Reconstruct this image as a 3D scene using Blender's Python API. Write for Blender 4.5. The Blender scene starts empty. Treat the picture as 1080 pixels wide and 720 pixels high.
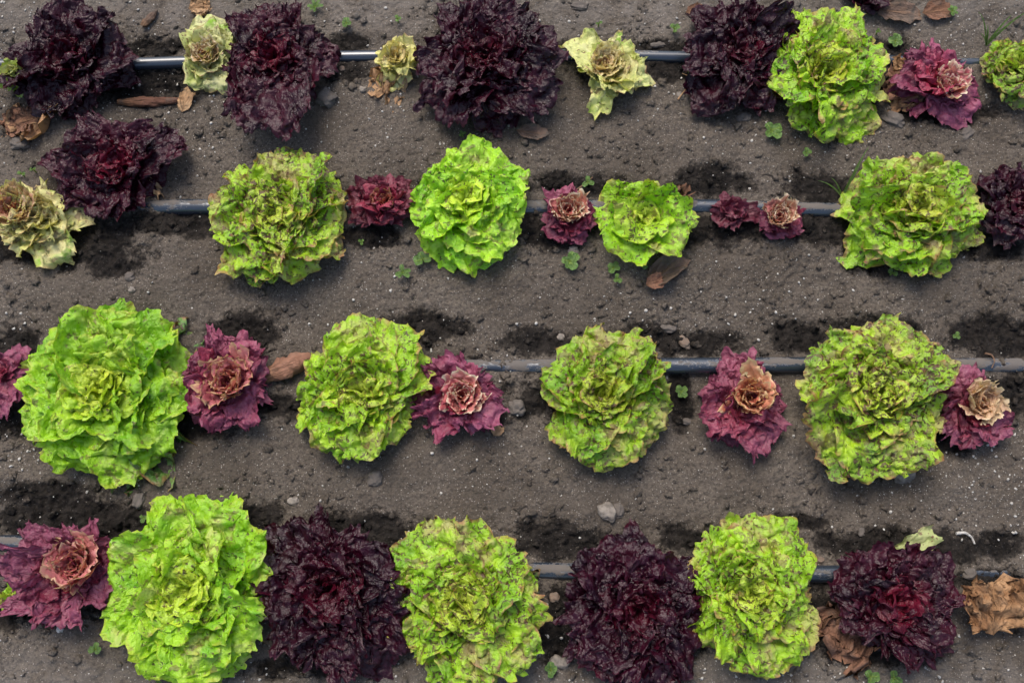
import bpy, math
import numpy as np
R = math.radians
sc = bpy.context.scene
col = sc.collection

# ------------------------------------------------------------------ camera
F = 1050.0                    # focal length in photo pixels (1080 wide)
TH = R(14.0)                  # tilt away from straight down
D = 1.5
CAM = np.array([0.0, -D*math.sin(TH), D*math.cos(TH)])
FW = np.array([0, math.sin(TH), -math.cos(TH)]); UP = np.array([0, math.cos(TH), math.sin(TH)])
PPM = F/D                     # about 700 px per metre
cd = bpy.data.cameras.new('camera'); cam = bpy.data.objects.new('camera', cd); col.objects.link(cam)
cd.sensor_width = 36; cd.lens = 36*F/1080; cd.clip_start = 0.05; cd.clip_end = 200
cam.location = CAM; cam.rotation_euler = (TH, 0, 0); sc.camera = cam

def at(px, py, h=0.0):
    d = FW + (px-540)/F*np.array([1., 0, 0]) + (360-py)/F*UP
    t = (h-CAM[2])/d[2]
    return CAM + d*t
def to_px(x, y):
    dx = x-CAM[0]; dy = y-CAM[1]; dz = 0-CAM[2]
    depth = dy*FW[1]+dz*FW[2]
    return 540+F*dx/depth, 360-F*(dy*UP[1]+dz*UP[2])/depth

# ------------------------------------------------------------------ noise
def _h(ix, iy, s):
    n = (ix.astype(np.int64)*374761393 + iy.astype(np.int64)*668265263 + int(s)*1274126177) & 0xffffffff
    n = ((n ^ (n >> 13))*1274126177) & 0xffffffff
    n = ((n ^ (n >> 15))*2246822519) & 0xffffffff
    return (n ^ (n >> 16)) & 0xffff
def pn(x, y, s=0):
    x, y = np.broadcast_arrays(np.asarray(x, float), np.asarray(y, float))
    x0 = np.floor(x); y0 = np.floor(y); fx = x-x0; fy = y-y0
    u = fx*fx*fx*(fx*(fx*6-15)+10); v = fy*fy*fy*(fy*(fy*6-15)+10)
    def g(i, j):
        a = _h(x0+i, y0+j, s)*(2*math.pi/65536)
        return np.cos(a)*(fx-i)+np.sin(a)*(fy-j)
    a = g(0, 0)*(1-u)+g(1, 0)*u; b = g(0, 1)*(1-u)+g(1, 1)*u
    return (a*(1-v)+b*v)*1.5
def fbm(x, y, s=0, o=4, gain=.5):
    r = 0; a = 1; f = 1
    for k in range(o):
        r = r+a*pn(np.asarray(x)*f, np.asarray(y)*f, s+k*17); a *= gain; f *= 2.03
    return r
def sst(a, b, x):
    t = np.clip((x-a)/(b-a), 0, 1); return t*t*(3-2*t)

# ------------------------------------------------------------------ soil shape
ROWS = {  # hose centre lines, photo pixels
 1: [(-400, 66), (0, 67), (130, 66), (355, 58), (600, 56), (740, 59), (950, 62), (1080, 66), (1500, 72)],
 2: [(-400, 212), (0, 213), (170, 216), (375, 219), (560, 217), (740, 216), (860, 220), (1080, 223), (1500, 226)],
 3: [(-400, 390), (0, 389), (200, 388), (440, 385), (600, 385), (740, 385), (850, 384), (1080, 384), (1500, 384)],
 4: [(-400, 568), (0, 572), (130, 577), (350, 588), (560, 601), (740, 605), (870, 605), (1080, 603), (1500, 601)]}
VIS = {  # how far the hose stands out of the soil along x (1 = free, 0 = buried)
 1: [(-400, .7), (0, .8), (900, .8), (930, .45), (1000, .4), (1500, .4)],
 2: [(-400, 0), (0, 0), (160, .1), (190, .7), (400, .7), (560, .55), (900, .6), (1100, .4), (1500, .4)],
 3: [(-400, 0), (420, 0), (440, .42), (560, .34), (600, .35), (680, .8), (880, .85), (1000, .4), (1090, .3), (1500, .3)],
 4: [(-400, .6), (0, .6), (160, .7), (400, .4), (570, .35), (612, .45), (640, .7), (885, .85), (930, .1), (1000, 0), (1500, 0)]}
HR = 0.0122
def world_line(k):
    P = [at(a, b, 0.004) for a, b in ROWS[k]]
    return np.array([p[0] for p in P]), np.array([p[1] for p in P])
LINES = {k: world_line(k) for k in ROWS}
VISW = {k: (np.array([at(a, np.interp(a, *zip(*ROWS[k])), .004)[0] for a, v in VIS[k]]), np.array([v for a, v in VIS[k]])) for k in VIS}
# damp dark patches: centre x, y, half width, half height (photo pixels)
WET = [(160, 48, 42, 11), (155, 86, 48, 20), (370, 78, 28, 12), (370, 46, 25, 8), (585, 50, 20, 10), (690, 50, 75, 9), (680, 74, 75, 12),
 (930, 52, 40, 12), (905, 90, 40, 25), (990, 118, 60, 12),
 (95, 255, 70, 32), (30, 262, 60, 18), (185, 236, 70, 16), (120, 280, 30, 14), (395, 250, 28, 14), (600, 196, 60, 13), (585, 242, 50, 22),
 (745, 192, 52, 17), (750, 245, 62, 18), (870, 198, 45, 18), (870, 242, 55, 20), (1050, 205, 30, 16), (1045, 262, 40, 14), (930, 270, 40, 24),
 (10, 365, 34, 20), (20, 438, 40, 20), (255, 352, 38, 26), (200, 445, 40, 24), (300, 430, 26, 12), (445, 345, 48, 17), (520, 440, 20, 10), (565, 362, 45, 14), (575, 418, 42, 28),
 (730, 362, 50, 15), (680, 350, 34, 10), (720, 420, 14, 28), (850, 355, 32, 16), (1050, 354, 62, 20), (1050, 422, 60, 26), (990, 462, 32, 14), (930, 345, 60, 12),
 (60, 548, 110, 26), (40, 520, 60, 14), (30, 640, 90, 24), (120, 632, 26, 34), (395, 562, 62, 24), (270, 545, 30, 16), (300, 580, 30, 16), (592, 572, 52, 20), (590, 650, 34, 46), (735, 570, 44, 18),
 (730, 640, 20, 44), (920, 572, 62, 20), (865, 650, 22, 36), (1000, 580, 40, 18), (1058, 574, 44, 16), (930, 690, 60, 14), (850, 550, 40, 8), (1040, 612, 50, 10), (410, 620, 20, 40), (340, 700, 70, 14)]
def wet(x, y):
    px, py = to_px(x, y)
    w = np.full(np.shape(px), -9.0)
    nz = fbm(x*28, y*28, 5, 4)*.42+pn(x*9, y*9, 77)*.3
    for (a, b, c, d) in WET:
        w = np.maximum(w, 1-np.sqrt(((px-a)/(c*1.08))**2+((py-b)/(d*1.12))**2))
    # the damp goes on beyond the frame
    far = (px < -30) | (px > 1110)
    for k, (lx, ly) in LINES.items():
        dd = np.abs(y-np.interp(x, lx, ly)); w = np.where(far, np.maximum(w, .5-dd/.06), w)
    return sst(-.34, .48, w+nz*.85)
def ground_h(x, y, detail=True):
    x = np.asarray(x, float); y = np.asarray(y, float)
    h = pn(x*2.3, y*2.3, 1)*.012+pn(x*6, y*6, 2)*.007+pn(x*15, y*15, 3)*.0045
    w = wet(x, y)
    h = h-w*.005
    if detail:
        rough = .55+.8*w+.35*pn(x*4, y*4, 9)
        h = h+rough*(fbm(x*38, y*38, 21, 3)*.0040+np.abs(pn(x*80, y*80, 31))*.0040+pn(x*150, y*150, 41)*.0020+pn(x*290, y*290, 43)*.0011)
        c = pn(x*30+3*pn(x*12, y*12, 66), y*30, 55)
        h = h-sst(.0, .06, .05-np.abs(c))*sst(.1, .5, pn(x*5, y*5, 56))*.004
    for k, (lx, ly) in LINES.items():
        cy = np.interp(x, lx, ly); v = np.interp(x, *VISW[k])
        dy = y-cy
        near = np.exp(-(dy/.030)**2)
        # level the soil under the hose to a known height, a trench beside a free hose
        lev = -.006*v+.004*(1-v)
        amt = near*(.9)
        h = h*(1-amt)+amt*(lev+.35*h)
    return h
def gz(x, y):
    return float(ground_h(np.array([x]), np.array([y]))[0])

# ------------------------------------------------------------------ mesh / object helpers
def tag(o, label=None, cat=None, group=None, kind=None):
    for k, v in (('label', label), ('category', cat), ('group', group), ('kind', kind)):
        if v: o[k] = v
    return o
def mesh(name, V, Fq, mat, parent=None, uv=None, uv2=None, loc=None, attr=None, smooth=True):
    """Fq: (n,3) or (n,4) int array; uv per vertex"""
    me = bpy.data.meshes.new(name)
    V = np.ascontiguousarray(V, dtype=np.float32); Fq = np.ascontiguousarray(Fq, dtype=np.int32)
    k = Fq.shape[1]; n = len(Fq)
    me.vertices.add(len(V)); me.vertices.foreach_set('co', V.ravel())
    me.loops.add(n*k); me.loops.foreach_set('vertex_index', Fq.ravel())
    me.polygons.add(n); me.polygons.foreach_set('loop_start', np.arange(0, n*k, k, dtype=np.int32))
    me.update(calc_edges=True)
    if smooth: me.polygons.foreach_set('use_smooth', np.ones(n, dtype=bool))
    for nm, u in (('UVMap', uv), ('leafdata', uv2)):
        if u is not None:
            l = me.uv_layers.new(name=nm); l.data.foreach_set('uv', np.ascontiguousarray(u[Fq.ravel()], dtype=np.float32).ravel())
    for nm, a in (attr or {}).items():
        at_ = me.attributes.new(nm, 'FLOAT', 'POINT'); at_.data.foreach_set('value', np.ascontiguousarray(a, dtype=np.float32))
    me.materials.append(mat)
    o = bpy.data.objects.new(name, me); col.objects.link(o)
    if parent is not None: o.parent = parent
    if loc is not None: o.location = loc
    return o
def empty(name, loc):
    o = bpy.data.objects.new(name, None); col.objects.link(o); o.location = loc; o.empty_display_size = .05
    return o
def grid_faces(nr, nc, off=0):
    i = np.arange(nr-1)[:, None]*nc+np.arange(nc-1)[None, :]
    return (np.stack([i, i+1, i+nc+1, i+nc], -1).reshape(-1, 4)+off).astype(np.int32)
class Bag:
    def __init__(s): s.V = []; s.F = []; s.U = []; s.D = []; s.n = 0
    def add(s, V, Fc, U=None, Dd=None):
        s.V.append(V); s.F.append(Fc+s.n); s.n += len(V)
        s.U.append(U if U is not None else np.zeros((len(V), 2))); s.D.append(Dd if Dd is not None else np.zeros((len(V), 2)))
    def build(s, name, mat, parent=None, loc=None, **k):
        return mesh(name, np.concatenate(s.V), np.concatenate(s.F), mat, parent, np.concatenate(s.U), np.concatenate(s.D), loc, **k)

# ------------------------------------------------------------------ materials
class NT:
    def __init__(s, name):
        s.m = bpy.data.materials.new(name); s.m.use_nodes = True; s.t = s.m.node_tree; s.t.nodes.clear()
        s.out = s.t.nodes.new('ShaderNodeOutputMaterial')
    def n(s, typ, **kw):
        nd = s.t.nodes.new(typ)
        for k, v in kw.items():
            if k in ('inp',):
                for a, b in v.items(): s.set(nd, a, b)
            else: setattr(nd, k, v)
        return nd
    def set(s, nd, key, val):
        i = nd.inputs[key]
        if isinstance(val, bpy.types.NodeSocket): s.t.links.new(val, i)
        elif isinstance(val, (tuple, list)) and len(val) == 3 and i.type == 'RGBA': i.default_value = (*val, 1)
        else: i.default_value = val
    def noise(s, vec, scale, detail=4, rough=.55, dist=0):
        nd = s.n('ShaderNodeTexNoise', inp={'Vector': vec, 'Scale': scale, 'Detail': detail, 'Roughness': rough, 'Distortion': dist}); return nd.outputs['Fac']
    def ramp(s, f, a, b, lo=0., hi=1.):
        nd = s.n('ShaderNodeMapRange', interpolation_type='SMOOTHSTEP', inp={'Value': f, 'From Min': a, 'From Max': b, 'To Min': lo, 'To Max': hi}); return nd.outputs[0]
    def mul(s, a, b, op='MULTIPLY'):
        nd = s.n('ShaderNodeMath', operation=op); s.set(nd, 0, a); s.set(nd, 1, b); return nd.outputs[0]
    def mix(s, f, a, b, mode='MIX'):
        nd = s.n('ShaderNodeMix', data_type='RGBA', blend_type=mode); s.set(nd, 0, f); s.set(nd, 6, a); s.set(nd, 7, b); return nd.outputs[2]
    def bump(s, h, strength, dist, nrm=None):
        nd = s.n('ShaderNodeBump', inp={'Height': h, 'Strength': strength, 'Distance': dist})
        if nrm is not None: s.set(nd, 'Normal', nrm)
        return nd.outputs[0]

def leaf_mat(name, base, alt, inner=None, edge=None, edge_amt=.6, spot=None, spot_amt=.5, blush=None, blush_amt=0., vein=None, vein_amt=.3,
             rough=.42, trans=.25, tint=None, bump=.5, dust=0., spec=.5, gain=1., edge_at=.95):
    g = lambda c: tuple(min(.9, v*gain) for v in c)
    t = NT(name)
    uv = t.n('ShaderNodeUVMap', uv_map='UVMap'); s1 = t.n('ShaderNodeSeparateXYZ', inp={0: uv.outputs[0]}); A, RHO = s1.outputs[0], s1.outputs[1]
    ud = t.n('ShaderNodeUVMap', uv_map='leafdata'); s2 = t.n('ShaderNodeSeparateXYZ', inp={0: ud.outputs[0]}); AGE, RND = s2.outputs[0], s2.outputs[1]
    co = t.n('ShaderNodeTexCoord').outputs['Object']
    c = t.mix(t.ramp(t.noise(co, 22, 3), .35, .65), g(base), g(alt))
    # each leaf a little lighter or darker in pigment
    c = t.mix(t.ramp(RND, 0, 1, 0, .45), c, g(alt))
    if inner: c = t.mix(t.ramp(AGE, .35, 1.0, 0, .75), c, g(inner))
    if blush: c = t.mix(t.mul(t.ramp(t.noise(co, 17, 4, .6, .6), .52, .68), blush_amt), c, g(blush))
    # veins fan out from the leaf base
    cv = t.n('ShaderNodeCombineXYZ', inp={0: t.mul(A, 17), 1: t.mul(RHO, 1.6), 2: t.mul(RND, 31)})
    vz = t.noise(cv.outputs[0], 1.0, 2, .6, .5)
    vline = t.ramp(t.mul(t.mul(vz, .5, 'SUBTRACT'), 0, 'ABSOLUTE'), 0, .045, 1, 0)
    mid = t.ramp(t.mul(t.mul(A, .5, 'SUBTRACT'), 0, 'ABSOLUTE'), .012, .035, 1, 0)
    vm = t.mul(t.mul(vline, .55), mid, 'MAXIMUM')
    vm = t.mul(vm, t.ramp(RHO, .35, 1.0, 1, .15))
    if vein: c = t.mix(t.mul(vm, vein_amt), c, g(vein))
    # pale towards the rib base
    if vein: c = t.mix(t.ramp(RHO, .0, .45, .65, 0), c, g(vein))
    if spot:
        n1 = t.noise(co, 150, 3, .6, .6); n2 = t.noise(co, 20, 2)
        th = t.mul(t.ramp(n2, .35, .65, 0, .12), .62, 'ADD')
        sp = t.ramp(t.mul(t.mul(n1, spot_amt*.19, 'ADD'), th, 'SUBTRACT'), 0.0, .035)
        c = t.mix(t.mul(sp, .85), c, spot)
        n3 = t.noise(co, 62, 4, .65, .4)
        th3 = t.mul(t.ramp(n2, .3, .6, .07, -.03), .60, 'ADD')
        s3 = t.ramp(t.mul(t.mul(n3, spot_amt*.10, 'ADD'), th3, 'SUBTRACT'), 0.0, .05)
        c = t.mix(t.mul(s3, .6), c, (.15, .045, .05))
    if edge:
        en = t.noise(co, 40, 3)
        e = t.ramp(t.mul(RHO, t.ramp(en, .3, .7, -.045, .025), 'ADD'), edge_at, 1.02)
        c = t.mix(t.mul(e, edge_amt), c, g(edge))
    if dust:
        c = t.mix(t.mul(t.ramp(t.noise(co, 60, 4), .5, .75), dust), c, (.10, .085, .07))
    hgt = t.mul(t.mul(t.noise(co, 190, 3, .6), 1.0), t.mul(vm, -.9), 'ADD')
    nb = t.bump(hgt, bump, .0042)
    rg = t.ramp(t.noise(co, 70, 2), .3, .7, rough-.08, rough+.12)
    p = t.n('ShaderNodeBsdfPrincipled', inp={'Base Color': c, 'Roughness': rg, 'Normal': nb, 'Specular IOR Level': spec})
    sh = p.outputs[0]
    if trans:
        tc = t.mix(1.0, c, tint or (1, 1, .55), 'MULTIPLY')
        tr = t.n('ShaderNodeBsdfTranslucent', inp={'Color': tc})
        ms = t.n('ShaderNodeMixShader', inp={0: trans}); t.t.links.new(sh, ms.inputs[1]); t.t.links.new(tr.outputs[0], ms.inputs[2]); sh = ms.outputs[0]
    t.t.links.new(sh, t.out.inputs[0])
    return t.m

def soil_mat():
    t = NT('soil'); co = t.n('ShaderNodeTexCoord').outputs['Object']
    w = t.n('ShaderNodeAttribute', attribute_name='wet').outputs['Fac']
    dry = t.mix(t.ramp(t.noise(co, 6, 5, .6), .35, .65), (.100, .082, .064), (.160, .134, .108))
    dry = t.mix(t.ramp(t.noise(co, 260, 3, .7), .42, .70, 0, .9), dry, (.062, .052, .044))
    dry = t.mix(t.ramp(t.noise(co, 420, 2, .6), .58, .72, 0, .65), dry, (.24, .21, .18))
    sy = t.n('ShaderNodeSeparateXYZ', inp={0: co}).outputs[1]
    strip = t.mul(t.ramp(sy, -.40, -.50), t.ramp(sy, .46, .56), 'MAXIMUM')
    dry = t.mix(t.mul(t.mul(strip, t.ramp(t.noise(co, 30, 4), .3, .6)), .45), dry, (.23, .205, .18))
    # sandy crust flecks, fine
    v = t.n('ShaderNodeTexVoronoi', inp={'Vector': co, 'Scale': 330., 'Randomness': 1.})
    fl = t.ramp(v.outputs['Distance'], .14, .32, 1, 0)
    cr = t.n('ShaderNodeSeparateXYZ', inp={0: v.outputs['Color']})
    fl = t.mul(fl, t.ramp(cr.outputs[0], .72, .84))
    dry = t.mix(t.mul(fl, .8), dry, (.44, .40, .35))
    wc = t.mix(t.ramp(t.noise(co, 60, 5, .65), .35, .65), (.0085, .0072, .0062), (.030, .025, .021))
    wc = t.mix(t.mul(fl, .2), wc, (.3, .28, .26))
    n = t.noise(co, 130, 4, .65)
    wf = t.ramp(t.mul(w, t.mul(t.mul(t.mul(t.mul(w, -1.), 1., 'ADD'), w), t.ramp(n, .3, .7, -1.3, 1.3)), 'ADD'), .08, 1.05)
    c = t.mix(wf, dry, wc)
    h = t.mul(t.mul(t.noise(co, 180, 5, .7), 1.), t.mul(t.noise(co, 650, 3, .6), .35), 'ADD')
    nb = t.bump(h, 1., .0065)
    p = t.n('ShaderNodeBsdfPrincipled', inp={'Base Color': c, 'Roughness': t.ramp(wf, 0, 1, .95, .8), 'Normal': nb, 'Specular IOR Level': .12})
    t.t.links.new(p.outputs[0], t.out.inputs[0]); return t.m
def stone_mat(name, c1, c2, rough=.8, sc_=60., dirt=.5):
    t = NT(name); co = t.n('ShaderNodeTexCoord').outputs['Object']
    c = t.mix(t.ramp(t.noise(co, sc_, 5, .65), .35, .65), c1, c2)
    c = t.mix(t.mul(t.ramp(t.noise(co, sc_*2.5, 4, .6), .48, .62), dirt), c, (.085, .072, .06))
    nb = t.bump(t.noise(co, sc_*6, 5, .7), .6, .003)
    p = t.n('ShaderNodeBsdfPrincipled', inp={'Base Color': c, 'Roughness': rough, 'Normal': nb, 'Specular IOR Level': .3})
    t.t.links.new(p.outputs[0], t.out.inputs[0]); return t.m
def hose_mat():
    t = NT('hose_plastic'); co = t.n('ShaderNodeTexCoord').outputs['Object']
    nrm = t.n('ShaderNodeNewGeometry').outputs['Normal']; z = t.n('ShaderNodeSeparateXYZ', inp={0: nrm})
    # dust settles on the upper side
    st = t.n('ShaderNodeMapping', inp={'Vector': co, 'Scale': (1, 2.2, 1)}).outputs[0]
    amt = t.mul(t.ramp(z.outputs[2], .55, .95, 0, .22), t.ramp(z.outputs[1], -.35, .25, -.12, .05), 'ADD')
    da = t.n('ShaderNodeUVMap', uv_map='UVMap'); dv = t.n('ShaderNodeSeparateXYZ', inp={0: da.outputs[0]})
    amt = t.mul(amt, t.mul(dv.outputs[1], .35), 'ADD')
    f = t.ramp(t.mul(t.mul(t.mul(t.mul(t.noise(st, 22, 5, .65), .5, 'SUBTRACT'), 1.7), t.mul(t.mul(t.noise(st, 260, 3, .6), .35), .5, 'ADD'), 'ADD'), amt, 'ADD'), 1.04, 1.20)
    c = t.mix(f, (.020, .028, .040), (.10, .085, .072))
    film = t.ramp(t.noise(st, 14, 3), .35, .7, .0, .25)
    c = t.mix(t.mul(film, .5), c, (.05, .055, .06))
    nb = t.bump(t.mul(t.noise(co, 300, 3), f), .5, .002)
    p = t.n('ShaderNodeBsdfPrincipled', inp={'Base Color': c, 'Roughness': t.ramp(f, 0, 1, .26, .95), 'Normal': nb, 'Specular IOR Level': .9})
    t.t.links.new(p.outputs[0], t.out.inputs[0]); return t.m

M = {}
M['soil'] = soil_mat()
M['hose'] = hose_mat()
M['perlite'] = stone_mat('perlite', (.62, .60, .55), (.42, .39, .34), .85, 200, .35)
M['stone'] = stone_mat('grey_stone', (.095, .08, .068), (.15, .13, .112), .85, 50, .5)
M['stone_light'] = stone_mat('pale_stone', (.24, .21, .175), (.15, .13, .11), .85, 60, .5)
M['stone_brown'] = stone_mat('brown_stone', (.16, .11, .08), (.22, .17, .13), .85, 60, .4)

# ------------------------------------------------------------------ ground: one sheet
def axis(lo, hi, step, far):
    core = np.arange(lo, hi+step/2, step)
    d = step; out = []; x = hi
    while x < far:
        d *= 1.35; x += d; out.append(x)
    out = np.array(out)
    return np.concatenate([-(out[::-1])+(hi+lo), core, out])
gx = axis(-.98, .98, .0021, 30); gy = axis(-.62, .72, .0021, 30)
GX, GY = np.meshgrid(gx, gy)
H = ground_h(GX, GY)
fall = np.clip((np.maximum(np.abs(GX), np.abs(GY))-3)/5, 0, 1)
V = np.stack([GX, GY, H*(1-fall)], -1).reshape(-1, 3)
ground = mesh('ground', V, grid_faces(len(gy), len(gx)), M['soil'], attr={'wet': wet(GX, GY).ravel()})
tag(ground, kind='structure')

# ------------------------------------------------------------------ lumps, grit, stones
def ico(sub):
    t = (1+5**.5)/2
    V = [(-1, t, 0), (1, t, 0), (-1, -t, 0), (1, -t, 0), (0, -1, t), (0, 1, t), (0, -1, -t), (0, 1, -t), (t, 0, -1), (t, 0, 1), (-t, 0, -1), (-t, 0, 1)]
    Fc = [(0, 11, 5), (0, 5, 1), (0, 1, 7), (0, 7, 10), (0, 10, 11), (1, 5, 9), (5, 11, 4), (11, 10, 2), (10, 7, 6), (7, 1, 8), (3, 9, 4), (3, 4, 2), (3, 2, 6), (3, 6, 8), (3, 8, 9), (4, 9, 5), (2, 4, 11), (6, 2, 10), (8, 6, 7), (9, 8, 1)]
    V = [np.array(v)/np.linalg.norm(v) for v in V]
    for _ in range(sub):
        c = {}; nf = []
        def m(a, b):
            k = (min(a, b), max(a, b))
            if k not in c:
                v = V[a]+V[b]; V.append(v/np.linalg.norm(v)); c[k] = len(V)-1
            return c[k]
        for a, b, d in Fc:
            x, y, z = m(a, b), m(b, d), m(d, a); nf += [(a, x, z), (b, y, x), (d, z, y), (x, y, z)]
        Fc = nf
    return np.array(V), np.array(Fc, dtype=np.int32)
I0 = ico(0); I1 = ico(1); I3 = ico(3)
def scatter(name, n, seed, lo, hi, mat, dens, tmpl=I1, power=2.5, sink=.3, lumpy=.25):
    r = np.random.default_rng(seed)
    X = r.uniform(-.93, .93, n*3); Y = r.uniform(-.60, .68, n*3)
    keep = r.random(n*3) < dens(X, Y); X = X[keep][:n]; Y = Y[keep][:n]; n = len(X)
    S = lo+(hi-lo)*r.random(n)**power
    TV, TF = tmpl; k = len(TV)
    sc3 = np.stack([r.uniform(.7, 1.3, n), r.uniform(.7, 1.3, n), r.uniform(.5, .9, n)], -1)*S[:, None]
    P = TV[None]*(1+lumpy*r.standard_normal((n, k, 1)))*sc3[:, None]
    a = r.uniform(0, 6.28, n); ca, sa = np.cos(a)[:, None], np.sin(a)[:, None]
    Z = ground_h(X, Y)
    V = np.stack([P[..., 0]*ca-P[..., 1]*sa+X[:, None], P[..., 0]*sa+P[..., 1]*ca+Y[:, None], P[..., 2]+(Z+S*(.5-sink))[:, None]], -1).reshape(-1, 3)
    Fc = (TF[None]+(np.arange(n)*k)[:, None, None]).reshape(-1, 3)
    o = mesh(name, V, Fc, mat, attr={'wet': np.repeat(np.clip(wet(X, Y)*r.uniform(.75, 1.1, n), 0, 1), k)}, smooth=False)
    return o
tag(scatter('soil_crumbs', 15000, 3, .0006, .0062, M['soil'], lambda x, y: np.clip(.35+.9*pn(x*7, y*7, 61)+.35*wet(x, y), .06, 1), power=4.5, sink=.5, lumpy=.32), kind='stuff')
tag(scatter('soil_clods', 260, 13, .004, .011, M['soil'], lambda x, y: np.clip(.2+1.3*pn(x*6, y*6, 62)+.3*wet(x, y), .03, 1), ico(2), 2.2, .85, .22), kind='stuff')
tag(scatter('grit', 9000, 4, .0005, .0024, M['perlite'], lambda x, y: np.clip(.28+.8*pn(x*3, y*3, 63)+.5*sst(-.40, -.50, y)-.3*wet(x, y), .08, 1), I0, 4.5, .1), kind='stuff')

def stone(px, py, rx, ry, label, mat='stone', rot=0., seed=0, flat=.45, name='stone', sink=.5, rough=.34):
    TV, TF = I3
    rx, ry = rx*.88/PPM, ry*.88/PPM
    n = 1+rough*fbm(TV[:, 0]*1.1+seed*3.1, TV[:, 1]*1.1+TV[:, 2]*.9, seed, 3)
    V = TV*n[:, None]
    V = np.sign(V)*np.abs(V)**.85
    V = V*np.array([rx, ry, min(rx, ry)*flat*1.6])
    c, s = math.cos(R(rot)), math.sin(R(rot))
    V = np.stack([V[:, 0]*c-V[:, 1]*s, V[:, 0]*s+V[:, 1]*c, V[:, 2]], -1)
    p = at(px, py, 0.0); z = gz(p[0], p[1])
    o = mesh(name, V, TF, M[mat], loc=(p[0], p[1], z+min(rx, ry)*flat*(1-2*sink)))
    return tag(o, label, 'stone', 'stones on the soil')

# ------------------------------------------------------------------ irrigation hoses
HL = {1: 'shiny black irrigation hose lying along the top lettuce row', 2: 'dusty black irrigation hose along the second lettuce row from the top',
      3: 'dull black half buried irrigation hose through the third lettuce row', 4: 'black irrigation hose along the bottom lettuce row'}
DUST = {1: [(-400, .1), (1500, .1)], 2: [(-400, 1), (160, .9), (240, .35), (540, 1.0), (700, .9), (760, .6), (900, 1), (1500, 1)],
        3: [(-400, 1), (560, 1), (690, .25), (740, .45), (800, .6), (1000, 1.1), (1500, 1.1)], 4: [(-400, .8), (110, .7), (150, .7), (560, 1.), (620, .8), (870, .25), (1500, .8)]}
for k, (lx, ly) in LINES.items():
    xs = np.arange(-1.6, 1.6, .008); ys = np.interp(xs, lx, ly)
    ker = np.ones(15)/15; ys = np.convolve(np.pad(ys, 7, mode='edge'), ker, 'valid')
    v = np.interp(xs, *VISW[k]); v = np.convolve(np.pad(v, 4, mode='edge'), np.ones(9)/9, 'valid')
    lev = -.006*v+.004*(1-v)
    rr = HR*(.80 if k == 1 else 1.)
    zc = lev+(-rr-.003)*(1-v)+(rr*.62)*v+pn(xs*3, xs*0, k)*.0008
    na = 28; th = np.linspace(0, 2*math.pi, na)
    V = np.stack([np.repeat(xs[:, None], na, 1), ys[:, None]+rr*np.cos(th), zc[:, None]+rr*np.sin(th)], -1).reshape(-1, 3)
    dpx = np.array([540+x*PPM for x in xs]); du = np.interp(dpx, *zip(*DUST[k]))
    U = np.stack([np.repeat(xs[:, None], na, 1), np.repeat(du[:, None], na, 1)], -1).reshape(-1, 2)
    tag(mesh('irrigation_hose', V, grid_faces(len(xs), na), M['hose'], uv=U), HL[k], 'hose', 'irrigation hoses along the lettuce rows')

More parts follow.
